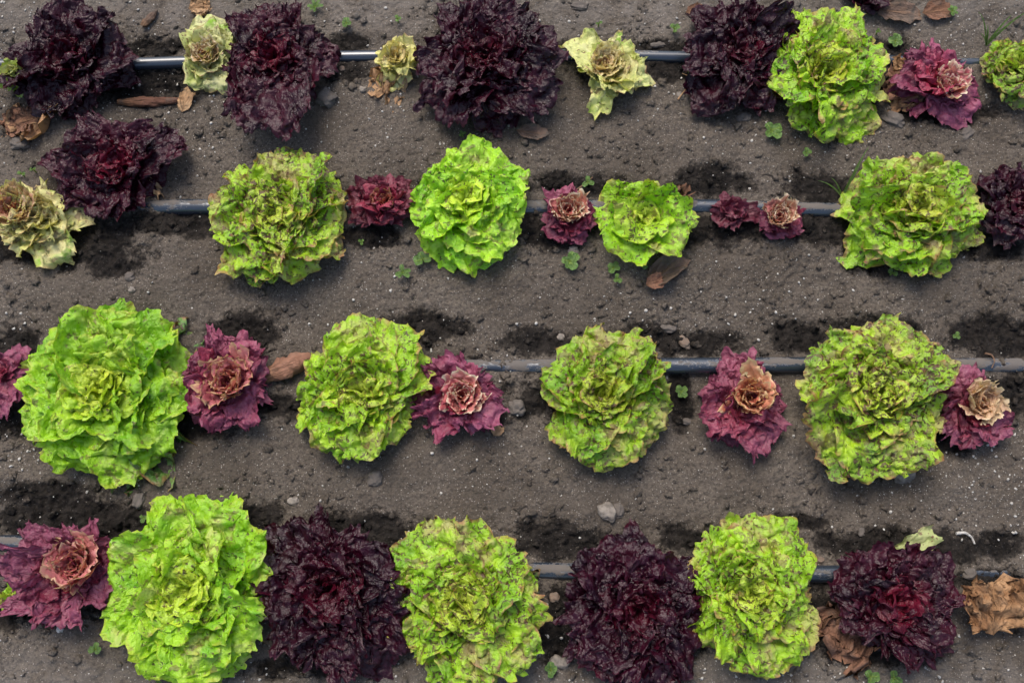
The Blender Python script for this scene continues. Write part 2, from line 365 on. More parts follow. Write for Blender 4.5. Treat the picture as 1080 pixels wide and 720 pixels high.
# ------------------------------------------------------------------ leaves
def leaf(rng, L, W, e0, e1, nr=14, na=40, ruf=(.10, .05, .025), cup=.3, lobes=(.10, .06, .03), blister=.010, fan=.80, bendp=1.2, narrow=.25, age=0., roll=0., lam=None, res=1.):
    """one frilled leaf, base at the origin, pointing along +x; returns V, faces, uv, data"""
    s = int(rng.integers(1, 60000)); q = rng.uniform(0, 50)
    if lam: na = int(np.clip(L*(1+1.6*W/L)/(.0029*res), 26, 136)); nr = int(np.clip(L/(.0036*res), 9, 38))
    lam = lam or (L/6, L/13); ruf = ruf if lam[0] != L/6 else (ruf[0], ruf[1]*6, ruf[2]*13)
    a = np.linspace(-1, 1, na)[None, :]; rho = (np.linspace(0, 1, nr)**.75)[:, None]
    ang = a*math.pi*fan
    f = .56
    ca_, sa_ = np.cos(ang), np.sin(ang)
    ox = L*(f+(1-f)*np.sign(ca_)*np.abs(ca_)**.72); oy = W*np.sign(sa_)*np.abs(sa_)**.80
    lf = lobes[0]*pn(a*2.6+q, q, s)
    rm = lobes[1]*(2.2*np.sqrt(pn(a*5+q, q, s+1)**2+.002)-.5)+lobes[2]*(2.2*np.sqrt(pn(a*14+q, q, s+2)**2+.002)-.5)
    sc_ = 1+lf*rho+rm*rho**3
    x = rho*ox*sc_; y = rho*oy*sc_*(narrow+(1-narrow)*sst(0, .55, rho))
    tl = np.sqrt((L*(1-f)*np.sin(ang))**2+(W*np.cos(ang))**2)+1e-6
    tx = -L*(1-f)*np.sin(ang)/tl; ty = W*np.cos(ang)/tl
    r1, r2, r3 = rho**1.4, sst(.1, .85, rho), sst(.42, 1.0, rho)
    l1, l2 = lam; X1, Y1, X2, Y2 = x/l1, y/l1, x/l2, y/l2
    a1, a2 = ruf[1]*l1, ruf[2]*l2
    h = L*ruf[0]*r1*pn(x/L*2.6+q, y/L*2.6, s+3)+a1*r2*pn(X1+q, Y1+q, s+4)*1.4+a2*r3*(pn(X2+q, Y2, s+5)+.35*pn(X2*2+q, Y2*2, s+15))*1.5
    tg = a1*r2*pn(X1+q+.5, Y1+7, s+6)*.8+a2*r3*pn(X2+q+.5, Y2, s+7)*1.4
    ra = a1*r2*.6*pn(X1+q, Y1+3, s+8)+a2*r3*.7*pn(X2+q, Y2+9, s+9)
    x = x+tg*tx+ra*np.cos(ang); y = y+tg*ty+ra*np.sin(ang)
    B = blister*sst(.05, .4, rho)
    h = h+B*(pn(x/.011+q, y/.011, s+10)+.6*pn(x/.0055, y/.0055+q, s+11))*.5
    h = h-.012*L*np.exp(-(y/(.05*W+1e-5))**2)*(1-rho*.7)
    h = h+cup*y*y/W
    # bend along the rib
    u = np.linspace(0, 1.35, 40); e = e0+(e1-e0)*np.minimum(u, 1.2)**bendp
    ds = (u[1]-u[0])*L
    cx = np.concatenate([[0], np.cumsum(np.cos(e[:-1])*ds)]); cz = np.concatenate([[0], np.cumsum(np.sin(e[:-1])*ds)])
    uu = np.clip(x/L, 0, 1.35)
    X = np.interp(uu, u, cx); Z = np.interp(uu, u, cz); E = np.interp(uu, u, e)
    X = X-h*np.sin(E)+np.minimum(x, 0); Z = Z+h*np.cos(E)
    if roll:
        c, s_ = math.cos(roll), math.sin(roll); y, Z = y*c-Z*s_, y*s_+Z*c
    V = np.stack([X, y+0*X, Z], -1).reshape(-1, 3)
    U = np.stack([(a*.5+.5)+0*rho, rho+0*a], -1).reshape(-1, 2)
    Dd = np.empty_like(U); Dd[:, 0] = age; Dd[:, 1] = rng.random()
    return V, grid_faces(nr, na), U, Dd
def place(V, az, base, floor_z):
    c, s = math.cos(az), math.sin(az)
    V = np.stack([V[:, 0]*c-V[:, 1]*s+base[0], V[:, 0]*s+V[:, 1]*c+base[1], V[:, 2]+base[2]], -1)
    # leaves rest on the soil instead of passing through it
    lo = floor_z+.0025
    z = V[:, 2]; V[:, 2] = np.where(z < lo+.006, lo+.006*np.exp(np.clip((z-lo-.006)/.006, -8, 0)), z)
    return V

def head(rng, rx, ry, N, kind, age_hi=1., az0=0., len_pow=1., droop=0., dome=.30, inner=.30, skip=None, out=None):
    """bag of leaves filling an ellipse rx, ry (metres); origin at the plant base on the soil"""
    outer, innr = Bag(), Bag(); sh = rng.uniform(0, 90, 2)
    for i in range(N):
        fq = i/(N-1)
        az = az0+i*2.39996+rng.normal(0, .18)
        ring = bool(out) and i < 12
        if ring: az = R(((i*5) % 12)*30+rng.normal(0, 3))
        rad = 1/math.sqrt((math.cos(az)/rx)**2+(math.sin(az)/ry)**2)
        if out:
            mo = sum(out)/12; rad = float(np.interp(math.degrees(az) % 360, np.arange(13)*30., out+out[:1]))
            rad = mo+1.35*(rad-mo); rad *= .98 if ring else .92
        if skip and fq < .5 and any(abs((math.degrees(az)-a+180) % 360-180) < w for a, w in skip): rad *= .72
        p = dict(K[kind]); am = 0 if out else p.get('am', .24)
        rad *= 1+am*(1-.7*fq)*float(pn(math.cos(az)*1.25+sh[0], math.sin(az)*1.25+sh[1], 5)-.04)
        L = rad*(1.02-(1.02-inner)*fq**.95)*rng.uniform(*(p.get('var', (.80, 1.13)) if not out else (.80, 1.04)))
        if out: L = rad*rng.uniform(.97, 1.05)*{'red': 1.0, 'purple': 1.0, 'loose': .97}.get(kind, .98) if ring else L*1.02
        e0 = R(p['e0'][0]+(p['e0'][1]-p['e0'][0])*fq+rng.normal(0, 6)); e1 = R(p['e1'][0]+(p['e1'][1]-p['e1'][0])*fq+rng.normal(0, 10)-droop)
        W = L*rng.uniform(*p['w'])*(1.0+.25*fq)*(.82 if ring else 1)
        V, Fc, U, Dd = leaf(rng, L, W, e0, e1, p['nr'], p['na'], tuple(v*(.78+.5*fq) for v in p['ruf']), p['cup']*(1+fq), p['lobes'], p['blister'], p.get('fan', .8), age=fq*age_hi, roll=rng.normal(0, .25), lam=p['lam'], res=p.get('res', 1.))
        b = rad*.07*(1-fq)
        V = place(V, az, (b*math.cos(az), b*math.sin(az), .006+dome*.5*(rx+ry)*fq**.8), 0)
        (outer if fq < .55 else innr).add(V, Fc, U, Dd)
    return outer, innr
K = {
 'green': dict(e0=(36, 76), e1=(-36, 14), w=(.56, .72), nr=21, na=60, ruf=(.08, .34, .52), cup=.20, lobes=(.12, .06, .035), blister=.0060, lam=(.023, .0090), res=.82, am=.30),
 'lime': dict(e0=(36, 74), e1=(-36, 10), w=(.60, .76), nr=21, na=60, ruf=(.09, .32, .48), cup=.20, lobes=(.10, .05, .030), blister=.0060, lam=(.027, .0095), res=.82, am=.22),
 'loose': dict(e0=(30, 70), e1=(-30, 15), w=(.58, .72), nr=19, na=54, ruf=(.10, .28, .30), cup=.3, lobes=(.08, .05, .03), blister=.005, lam=(.026, .010), res=.85, am=.35),
 'purple': dict(e0=(38, 74), e1=(-32, 14), w=(.50, .66), nr=26, na=104, ruf=(.10, .42, .74), cup=.20, lobes=(.14, .09, .06), blister=.0045, lam=(.018, .0050), res=.68, var=(.70, 1.16), am=.50),
 'red': dict(e0=(24, 60), e1=(-22, 15), w=(.44, .60), nr=22, na=84, ruf=(.10, .40, .62), cup=.25, lobes=(.18, .12, .08), blister=.0045, lam=(.014, .0047), res=.66, var=(.74, 1.2), am=.4),
 'pale': dict(e0=(30, 80), e1=(-25, 45), w=(.42, .58), nr=19, na=56, ruf=(.12, .42, .50), cup=.4, lobes=(.16, .10, .06), blister=.005, lam=(.014, .006), res=.85, am=.3),
}
def rosette(rng, r, N=14, z0=.0):
    """tight cut heart: upright wrapped leaves seen end on"""
    b = Bag()
    for i in range(N):
        fq = i/(N-1); az = i*2.39996+rng.normal(0, .15)
        rad = r*(1.0-.86*fq)
        L = r*(.75+.45*(1-fq))*rng.uniform(.85, 1.2); W = (rad*.80+r*.22)
        V, Fc, U, Dd = leaf(rng, L, W, R(62+20*fq+rng.normal(0, 5)), R(34+46*fq+rng.normal(0, 8)), 16, 54, (.10, .09, .045), .75, (.22, .16, .06), .003, fan=.66, age=fq, narrow=.7, roll=rng.normal(0, .2))
        V = place(V, az, (rad*.30*math.cos(az), rad*.30*math.sin(az), z0+.05*r*fq), -1)
        b.add(V, Fc, U, Dd)
    return b

# leaf colours
LIME = dict(base=(.145, .35, .008), alt=(.30, .53, .016), inner=(.50, .60, .05), edge=(.46, .38, .06), edge_amt=.4, spot=(.055, .022, .018), spot_amt=.25, blush=(.50, .42, .18), blush_amt=.25, vein=(.46, .62, .10), vein_amt=.4, rough=.30, trans=.33, bump=.9, gain=1.36, spec=.6)
MOTT = dict(base=(.13, .30, .008), alt=(.29, .47, .016), inner=(.46, .52, .05), edge=(.30, .11, .06), edge_amt=.75, spot=(.075, .014, .020), spot_amt=.48, blush=(.42, .24, .17), blush_amt=.5, vein=(.44, .56, .10), vein_amt=.4, rough=.32, trans=.31, bump=.9, gain=1.34, spec=.6)
PURP = dict(base=(.011, .0014, .0056), alt=(.030, .0026, .0105), inner=(.062, .0030, .011), edge=(.060, .006, .016), edge_amt=.4, vein=(.03, .006, .011), vein_amt=.3, rough=.30, trans=.16, tint=(1, .3, .4), bump=.6, spec=.36)
REDL = dict(base=(.105, .010, .034), alt=(.29, .070, .125), inner=(.34, .030, .06), edge=(.085, .015, .035), edge_amt=.5, vein=(.36, .13, .15), vein_amt=.6, rough=.42, trans=.22, tint=(1, .4, .5), bump=.7)
HEART = dict(base=(.56, .10, .13), alt=(.66, .26, .24), inner=(.44, .07, .07), edge=(.92, .80, .58), edge_amt=1., edge_at=.88, vein=(.58, .30, .24), vein_amt=.3, rough=.45, trans=.35, bump=.4)
PALE = dict(base=(.54, .60, .16), alt=(.70, .68, .32), inner=(.60, .48, .24), edge=(.48, .26, .12), edge_amt=.6, spot=(.16, .06, .035), spot_amt=.15, blush=(.26, .48, .03), blush_amt=.95, vein=(.66, .62, .38), vein_amt=.5, rough=.45, trans=.28, bump=.6)
TAN = dict(base=(.36, .20, .10), alt=(.52, .34, .19), inner=(.30, .17, .09), edge=(.16, .08, .04), edge_amt=.5, vein=(.22, .12, .06), vein_amt=.5, rough=.8, trans=.12, bump=.9, dust=.3, spec=.2)
def vary(d, rng, k=.12, **over):
    d = dict(d); m = rng.uniform(1-k, 1+k)
    for key in ('base', 'alt', 'inner'):
        if d.get(key): d[key] = tuple(v*m*rng.uniform(1-k*.4, 1+k*.4) for v in d[key])
    d.update(over); return d
M['tan_leaf'] = leaf_mat('dried_leaf', **TAN)
M['brown_leaf'] = leaf_mat('brown_leaf', **dict(TAN, base=(.15, .075, .045), alt=(.24, .125, .08), inner=(.15, .08, .05), dust=.55))
M['crumple'] = leaf_mat('crumpled_leaf', **dict(TAN, base=(.19, .09, .04), alt=(.42, .25, .13), bump=1.))
M['seedling'] = leaf_mat('seedling_leaf', **dict(LIME, gain=1, base=(.08, .17, .03), alt=(.15, .27, .06), inner=(.1, .2, .04), edge=None, spot=None, blush=None, trans=.25))
M['dark_green'] = leaf_mat('dark_green_leaf', **dict(MOTT, base=(.06, .15, .03), alt=(.12, .24, .05), inner=None, spot_amt=.6))  # side leaves whose own pigment is a darker green

GROUP = {'lime': 'lime green lettuces', 'mottled': 'mottled green lettuces', 'purple': 'dark purple frilly lettuces', 'red': 'red lettuces cut to a pale heart', 'pale': 'pale bolting lettuces'}
def plant(kind, px, py, rx, ry, label, seed, N=None, heart=None, extra=(), withered=(), hc=.035, age_hi=1., mat=None, shape=None, kw=None, skip=None, hmat=None, out=None):
    """px,py centre of the crown and rx,ry half sizes in photo pixels"""
    rng = np.random.default_rng(seed)
    c = at(px, py, hc); x, y = c[0], c[1]; z = float(ground_h(np.array([x]), np.array([y]), False)[0])
    root = empty('lettuce', (x, y, z)); tag(root, label, 'lettuce', GROUP[kind])
    s = 1/PPM*(CAM[2]-hc)/CAM[2]*D/(D); rx *= s; ry *= s
    base = {'lime': LIME, 'mottled': MOTT, 'purple': PURP, 'red': REDL, 'pale': PALE}[kind]
    m = leaf_mat(kind+'_lettuce_leaf', **vary(base, rng, **(mat or {})))
    shape = shape or {'lime': 'lime', 'mottled': 'green', 'purple': 'purple', 'red': 'red', 'pale': 'pale'}[kind]
    N = N or {'green': 44, 'lime': 40, 'purple': 44, 'red': 17, 'pale': 20, 'loose': 16}[shape]
    hk = dict(age_hi=age_hi, az0=rng.uniform(0, 6.28), skip=skip)
    if heart: hk.update(dome=.12, inner=.55)
    if out: hk['out'] = [v*s for v in out]
    hk.update(kw or {})
    o, i = head(rng, rx, ry, N, shape, **hk)
    for (az, L, *rest) in extra:      # single leaves that stick out of the head
        w = rest[0] if rest else .4
        V, Fc, U, Dd = leaf(rng, L/PPM*1.0, L/PPM*w*1.1, R(28), R(-30), K[shape]['nr'], K[shape]['na'], K[shape]['ruf'], .2, K[shape]['lobes'], K[shape]['blister'], lam=K[shape]['lam'])
        o.add(place(V, R(az), (0, 0, .010), 0), Fc, U, Dd)
    o.build('outer_leaves', m, root); i.build('inner_leaves', m, root)
    if heart:
        hx, hy, hr = heart
        hp = at(hx, hy, .045)-c
        hm = leaf_mat('lettuce_heart_leaf', **vary(HEART, rng, **(hmat or {})))
        hb = rosette(rng, hr/PPM, 14)
        hb.build('heart', hm, root, loc=(hp[0], hp[1], .022))
    for (az, L, w, mk) in withered:
        V, Fc, U, Dd = leaf(rng, L/PPM, L/PPM*w, R(4), R(-10), 13, 44, (.14, .15, .08), .3, (.2, .12, .07), .008)
        b = Bag(); b.add(place(V, R(az), (0, 0, .004), 0), Fc, U, Dd)
        wl = b.build('withered_leaf' if mk != 'dark_green' else 'side_leaf', M[mk], root)
        wl['label'] = 'dry brown leaf at the foot of the lettuce' if mk != 'dark_green' else 'dark green leaf low beside the head'
    return root

# ---- row 1
plant('pale', 4, 64, 26, 22, 'small lime lettuce cut by the left edge beside the top purple lettuce', 1, mat=dict(base=(.22, .40, .03), alt=(.40, .52, .10), inner=(.5, .5, .2)), hc=.07, kw=dict(dome=1.2))
plant('purple', 68, 62, 65, 65, 'large dark purple frilly lettuce in the top left corner', 2, withered=[(235, 92, .25, 'tan_leaf')], out=[66, 72, 72, 72, 62, 50, 44, 72, 70, 58, 62, 56])
plant('pale', 216, 52, 28, 44, 'narrow pale green lettuce with pinkish open heart between two purple lettuces', 3, N=22, heart=(213, 53, 15), extra=[(80, 48, .5), (280, 48, .5)], hmat=dict(base=(.42, .22, .12), alt=(.56, .42, .2), inner=(.4, .14, .08)))
plant('purple', 290, 62, 61, 61, 'dark purple frilly lettuce with one long leaf hanging down towards the mottled lettuce', 4, mat=dict(inner=(.13, .006, .02), alt=(.045, .005, .014)), out=[67, 62, 58, 70, 72, 56, 58, 56, 62, 92, 62, 50])
plant('pale', 418, 61, 31, 28, 'small pale yellow lettuce with dried leaves below it, on the top hose', 5, N=30, mat=dict(base=(.66, .64, .18), alt=(.78, .74, .32), inner=(.66, .46, .18), blush_amt=.5), kw=dict(dome=.75, inner=.34), withered=[(228, 44, .35, 'tan_leaf'), (262, 46, .25, 'tan_leaf')])
plant('purple', 512, 66, 78, 78, 'widest dark purple frilly lettuce, top row middle', 6, N=56, out=[84, 76, 78, 78, 76, 54, 44, 78, 86, 70, 72, 90])
plant('pale', 648, 72, 40, 44, 'pale green lettuce falling open with a pinkish heart and one long leaf', 7, N=18, heart=(637, 64, 19), extra=[(135, 64, .3), (60, 50, .25), (245, 56, .22), (0, 44, .4)], hmat=dict(base=(.60, .42, .22), alt=(.66, .56, .26), inner=(.42, .16, .08), edge=(.78, .70, .36), edge_at=.85))
plant('purple', 782, 56, 64, 64, 'dark purple frilly lettuce touching the large green one, top row right', 8, out=[68, 76, 70, 66, 70, 60, 68, 48, 74, 70, 66, 58])
plant('mottled', 870, 80, 69, 69, 'tall green lettuce with brown edged leaves, top row right', 9, N=50, out=[74, 78, 74, 92, 68, 52, 62, 72, 68, 76, 66, 58])
plant('red', 992, 80, 50, 38, 'ragged pink and brown red lettuce on the top hose near the right corner', 10, N=18, heart=(1003, 86, 17), withered=[(185, 56, .4, 'brown_leaf'), (150, 50, .35, 'crumple'), (205, 50, .3, 'crumple')], hmat=dict(base=(.42, .10, .13)))
plant('mottled', 1072, 68, 40, 46, 'olive green lettuce with brown edges cut by the right edge, top row', 11, mat=dict(base=(.14, .24, .03), spot_amt=.6))
plant('purple', 916, -14, 26, 22, 'tip of a dark purple lettuce at the top edge above the dead leaves', 12, N=18)

# ---- row 2
plant('pale', 36, 226, 48, 40, 'pale wilted lettuce with pink centre at the left edge, second row', 13, N=22, heart=(10, 215, 24), extra=[(10, 50, .4), (300, 56, .35)], mat=dict(base=(.58, .60, .15), alt=(.72, .66, .30), spot_amt=.3), hmat=dict(base=(.56, .30, .20), alt=(.60, .44, .26), edge=(.56, .58, .22)))
plant('purple', 122, 175, 58, 58, 'dark purple lettuce with crimson middle between the first and second row', 14, mat=dict(inner=(.15, .007, .022), alt=(.045, .005, .014)), withered=[(-40, 50, .3, 'tan_leaf')], out=[52, 76, 56, 54, 58, 74, 70, 44, 60, 58, 52, 46])
plant('mottled', 291, 231, 75, 75, 'blotchy green and brown lettuce, largest head of the second row left half', 15, N=54, mat=dict(spot_amt=.62), out=[76, 82, 84, 74, 72, 74, 74, 70, 72, 78, 74, 74])
plant('red', 404, 214, 33, 31, 'small round crimson lettuce between two green heads of the second row', 16, N=26, kw=dict(dome=.35), heart=(404, 209, 12), mat=dict(base=(.10, .010, .022), alt=(.17, .03, .05)), hmat=dict(base=(.26, .03, .03), alt=(.3, .1, .05), edge=(.6, .4, .25), edge_amt=.6))
plant('lime', 490, 213, 64, 64, 'bright lime green lettuce in the middle of the second row', 17, N=48, out=[63, 72, 68, 64, 58, 60, 65, 60, 72, 52, 72, 70])
plant('red', 603, 228, 33, 32, 'small red lettuce with star shaped cream heart beside the loose green one', 18, N=20, heart=(600, 220, 17), hmat=dict(base=(.42, .10, .10), alt=(.5, .24, .14)))
plant('lime', 680, 228, 47, 47, 'loose lime lettuce with few broad leaves and a reddish dried leaf', 19, shape='loose', N=16, mat=dict(spot_amt=.45, edge_amt=.6), withered=[(36, 66, .14, 'brown_leaf')], out=[50, 52, 44, 44, 46, 52, 42, 44, 58, 40, 40, 56])
plant('red', 779, 219, 30, 20, 'small dark red lettuce lying on the second hose', 20, N=16, mat=dict(base=(.075, .007, .018), alt=(.13, .02, .04), inner=(.12, .01, .03)), kw=dict(dome=.2))
plant('red', 826, 228, 29, 25, 'small pink hearted lettuce right of the dark red one on the second hose', 21, N=15, heart=(824, 225, 15), hmat=dict(base=(.42, .12, .12), alt=(.5, .28, .16)))
plant('mottled', 966, 224, 71, 71, 'green lettuce with purple flecks, right end of the second row', 22, N=54, out=[78, 74, 70, 66, 64, 78, 76, 76, 76, 62, 70, 68])
plant('purple', 1076, 214, 36, 46, 'dark purple lettuce cut by the right edge, second row', 23, N=36, extra=[(120, 50), (235, 50)])

# ---- row 3
plant('red', 0, 392, 25, 40, 'purplish red lettuce cut by the left edge, third row', 24, N=16)
plant('lime', 108, 412, 89, 89, 'largest bright lime green lettuce, left end of the third row', 25, N=60, withered=[(42, 104, .35, 'dark_green'), (-45, 100, .32, 'dark_green'), (-62, 98, .3, 'dark_green')], mat=dict(spot_amt=.05), out=[84, 92, 94, 94, 88, 88, 90, 84, 78, 90, 98, 90])
plant('red', 236, 402, 48, 48, 'purplish red lettuce with rose like heart beside the largest lime lettuce', 26, N=20, heart=(240, 402, 24), hmat=dict(base=(.36, .07, .10), edge=(.66, .46, .24)), out=[44, 50, 50, 56, 50, 46, 44, 46, 50, 56, 46, 46])
plant('mottled', 381, 414, 69, 69, 'green lettuce with small dark flecks right of the rolled brown leaf', 27, N=52, withered=[(20, 78, .3, 'dark_green')], mat=dict(spot_amt=.42, blush_amt=.3), out=[54, 80, 80, 78, 70, 62, 68, 66, 74, 74, 68, 62])
plant('red', 482, 417, 43, 43, 'purple red lettuce with cream edged heart touching the flecked green head', 28, N=20, heart=(487, 415, 20), out=[44, 42, 44, 36, 46, 48, 50, 46, 38, 36, 42, 50])
plant('mottled', 637, 415, 68, 68, 'wide open green lettuce in the middle of the third row', 29, N=44, out=[68, 76, 72, 66, 58, 76, 64, 54, 72, 72, 66, 72])
plant('red', 785, 424, 45, 45, 'red lettuce with yellow star shaped heart below the third hose', 30, N=18, heart=(795, 417, 22), hmat=dict(base=(.54, .12, .09), alt=(.66, .32, .18), inner=(.46, .10, .06), edge=(.84, .68, .36)), out=[44, 44, 44, 52, 44, 42, 44, 48, 46, 40, 56, 44])
plant('mottled', 924, 416, 80, 80, 'big purple flecked green lettuce, right part of the third row', 31, N=58, mat=dict(spot_amt=.64, base=(.12, .24, .02)), out=[76, 86, 80, 72, 80, 82, 72, 86, 78, 88, 60, 72])
plant('red', 1031, 428, 37, 37, 'dark red lettuce with creamy rose shaped heart, right end of the third row', 32, N=18, heart=(1040, 421, 20), mat=dict(base=(.09, .010, .026)), hmat=dict(base=(.62, .36, .24), alt=(.72, .54, .34), inner=(.5, .2, .14), edge=(.84, .68, .44)), out=[36, 34, 38, 42, 32, 32, 34, 40, 44, 36, 44, 38])

# ---- row 4
plant('mottled', 6, 632, 19, 20, 'tiny green leafed lettuce at the left edge below the bottom hose', 33, N=12, shape='loose')
plant('red', 76, 606, 52, 52, 'spreading purplish lettuce with rose like heart, left end of the bottom row', 34, N=20, heart=(79, 596, 24), hmat=dict(base=(.42, .10, .12), edge=(.66, .46, .28)), out=[60, 50, 52, 48, 52, 60, 66, 56, 46, 50, 40, 46])
plant('lime', 202, 622, 84, 84, 'big lime green lettuce in the bottom row left of a purple one', 35, N=58, mat=dict(blush_amt=.5), out=[78, 82, 90, 92, 84, 68, 90, 78, 82, 90, 92, 92])
plant('purple', 348, 622, 76, 76, 'dark purple lettuce with one thin leaf pointing up, bottom row', 36, N=52, extra=[(102, 92, .10)], out=[73, 73, 54, 64, 74, 82, 62, 72, 76, 74, 84, 76])
plant('mottled', 488, 637, 76, 76, 'yellowish green lettuce with maroon blotches between two purple heads', 37, N=54, withered=[(12, 82, .22, 'dark_green')], mat=dict(spot_amt=.52), out=[72, 80, 82, 68, 86, 72, 74, 70, 72, 78, 84, 78])
plant('purple', 672, 645, 75, 75, 'roundest dark purple lettuce, bottom row middle', 38, N=54, out=[71, 67, 70, 68, 80, 66, 62, 74, 74, 73, 76, 76])
plant('mottled', 793, 625, 67, 67, 'upright oval green lettuce with pinkish edges, bottom row right', 39, N=52, mat=dict(spot_amt=.5), out=[64, 58, 72, 78, 68, 66, 56, 56, 72, 80, 74, 64])
plant('purple', 942, 635, 60, 60, 'deep red purple lettuce over dry brown leaves at bottom right', 40, N=50, withered=[(215, 78, .26, 'brown_leaf'), (195, 72, .22, 'brown_leaf'), (234, 74, .2, 'brown_leaf')], mat=dict(inner=(.15, .007, .022), alt=(.045, .005, .014)), out=[64, 70, 62, 58, 58, 64, 58, 56, 50, 56, 68, 66])

# ------------------------------------------------------------------ fallen leaves and debris
def fallen(px, py, L, w, az, mat, label, seed, name='dead_leaf', cat='dead leaf', e0=4, e1=-6, ruf=(.14, .06, .03), cup=.3, lift=.003, fan=.8, lobes=(.12, .08, .05), center=True, group='dead leaves on the soil', bl=.005, lam=None):
    rng = np.random.default_rng(seed); L = L/PPM
    V, Fc, U, Dd = leaf(rng, L, L*w, R(e0), R(e1), 15, 48, ruf, cup, lobes, bl, fan, lam=lam, res=.7)
    if center: V[:, 0] -= L*.5
    p = at(px, py, .005); z = gz(p[0], p[1])
    V = place(V, R(az), (0, 0, lift), 0)
    b = Bag(); b.add(V, Fc, U, Dd)
    o = b.build(name, mat, loc=(p[0], p[1], z+.001)); return tag(o, label, cat, group)
def rolled(px, py, L, r, az, mat, label, seed, taper=.5, group='dead leaves on the soil', cat='dead leaf', name='dead_leaf'):
    """leaf curled into a tube"""
    rng = np.random.default_rng(seed); L = L/PPM; r = r/PPM
    n, na = 36, 30; u = np.linspace(0, 1, n)[:, None]; th = np.linspace(-.5, 5.6, na)[None]
    q = r*(np.sin(math.pi*np.clip(u*.92+.06, 0, 1))**.45)*(1-taper*u)*(1+.30*pn(u*6, th*.9, seed)+.12*pn(u*18, th*2, seed+5))*(1-.07*th)
    X = (u-.5)*L+.02*L*pn(th*2, u*0, seed+1); Yy = q*np.cos(th)+.12*L*(u-.5)**2; Z = q*.75*np.sin(th)+r*.6
    V = np.stack([X+0*th, Yy, Z], -1).reshape(-1, 3)
    c, s = math.cos(R(az)), math.sin(R(az)); V = np.stack([V[:, 0]*c-V[:, 1]*s, V[:, 0]*s+V[:, 1]*c, V[:, 2]], -1)
    U = np.stack([th/6+0*u, u*.9+0*th], -1).reshape(-1, 2)
    p = at(px, py, .005); z = gz(p[0], p[1])
    o = mesh(name, V, grid_faces(n, na), mat, uv=U, uv2=np.full_like(U, .5), loc=(p[0], p[1], z))
    return tag(o, label, cat, group)
M['bark'] = leaf_mat('bark_brown', **dict(TAN, base=(.11, .05, .035), alt=(.19, .09, .06), inner=(.12, .06, .04), dust=.6))
M['rolled'] = leaf_mat('rolled_leaf_brown', **dict(TAN, base=(.22, .105, .068), alt=(.32, .17, .11), inner=(.24, .12, .08), edge_amt=.2, dust=.5, vein_amt=.2))
M['dusty'] = leaf_mat('dusty_leaf', **dict(TAN, base=(.13, .085, .065), alt=(.17, .12, .09), inner=(.13, .09, .07), dust=.85))
M['pale_green'] = leaf_mat('pale_green_leaf', **dict(PALE, base=(.36, .44, .14), alt=(.5, .52, .24), blush_amt=.3))
rolled(156, 106, 72, 7, 2, M['bark'], 'rolled brown leaf lying like a stick below the top hose', 70, .1)
fallen(196, 106, 30, .28, 75, M['tan_leaf'], 'small torn tan leaf at the end of the stick like leaf', 71)
rolled(304, 390, 56, 11, 24, M['rolled'], 'smooth rolled reddish brown leaf between red and green lettuce, third row', 72, -.25)
rolled(157, 17, 26, 6, 55, M['dusty'], 'grey dusty curled leaf above the top hose near the top edge', 73, .3)
fallen(209, 5, 26, .5, 10, M['tan_leaf'], 'crumpled tan leaf at the top edge above the narrow pale lettuce', 74, ruf=(.4, .2, .08))
fallen(560, 142, 34, .25, -8, M['dusty'], 'flat brown pointed leaf below the widest purple lettuce', 75, ruf=(.06, .02, .01))
fallen(945, 13, 50, .26, -8, M['dusty'], 'long dusty brown leaf, left one of two near the top right edge', 76, ruf=(.10, .04, .02))
fallen(986, 14, 34, .36, 8, M['brown_leaf'], 'shorter brown leaf, right one of two near the top right edge', 77, ruf=(.10, .04, .02))
fallen(700, 288, 50, .26, 35, M['dusty'], 'soil covered curled leaf below the loose lime lettuce', 78, cup=.8, ruf=(.10, .04, .02))
fallen(689, 300, 20, .4, 20, M['rolled'], 'orange brown leaf scrap on the soil covered leaf', 79, lift=.010)
fallen(732, 12, 22, .3, 20, M['brown_leaf'], 'small brown leaf scrap above the hose near the top edge', 80)
fallen(524, 454, 12, .5, 60, M['tan_leaf'], 'tiny tan leaf scrap under the cream hearted red lettuce', 81)
fallen(1038, 640, 54, .56, 95, M['crumple'], 'crumpled tan dead lettuce leaf in the bottom right corner', 82, ruf=(.4, 1.0, 1.1), lam=(.013, .0055), bl=.010, e0=25, e1=-30, lift=.014, cup=.5)
fallen(1074, 647, 26, .5, 20, M['crumple'], 'small curled tan leaf at the right edge beside the crumpled one', 83, ruf=(.45, .25, .1), e0=20, e1=-20)
fallen(24, 128, 42, .4, 200, M['brown_leaf'], 'crumpled brown leaf under the top left purple lettuce', 84, ruf=(.3, .15, .08))
fallen(960, 575, 54, .20, 28, M['pale_green'], 'pale green pointed leaf above the deep red purple lettuce', 85, name='loose_leaf', cat='leaf', e0=18, e1=0, lift=.012, ruf=(.10, .06, .02), group='loose green leaves')
fallen(727, 100, 22, .14, 100, M['dusty'], 'thin dry leaf sliver right of the falling open pale lettuce', 86)

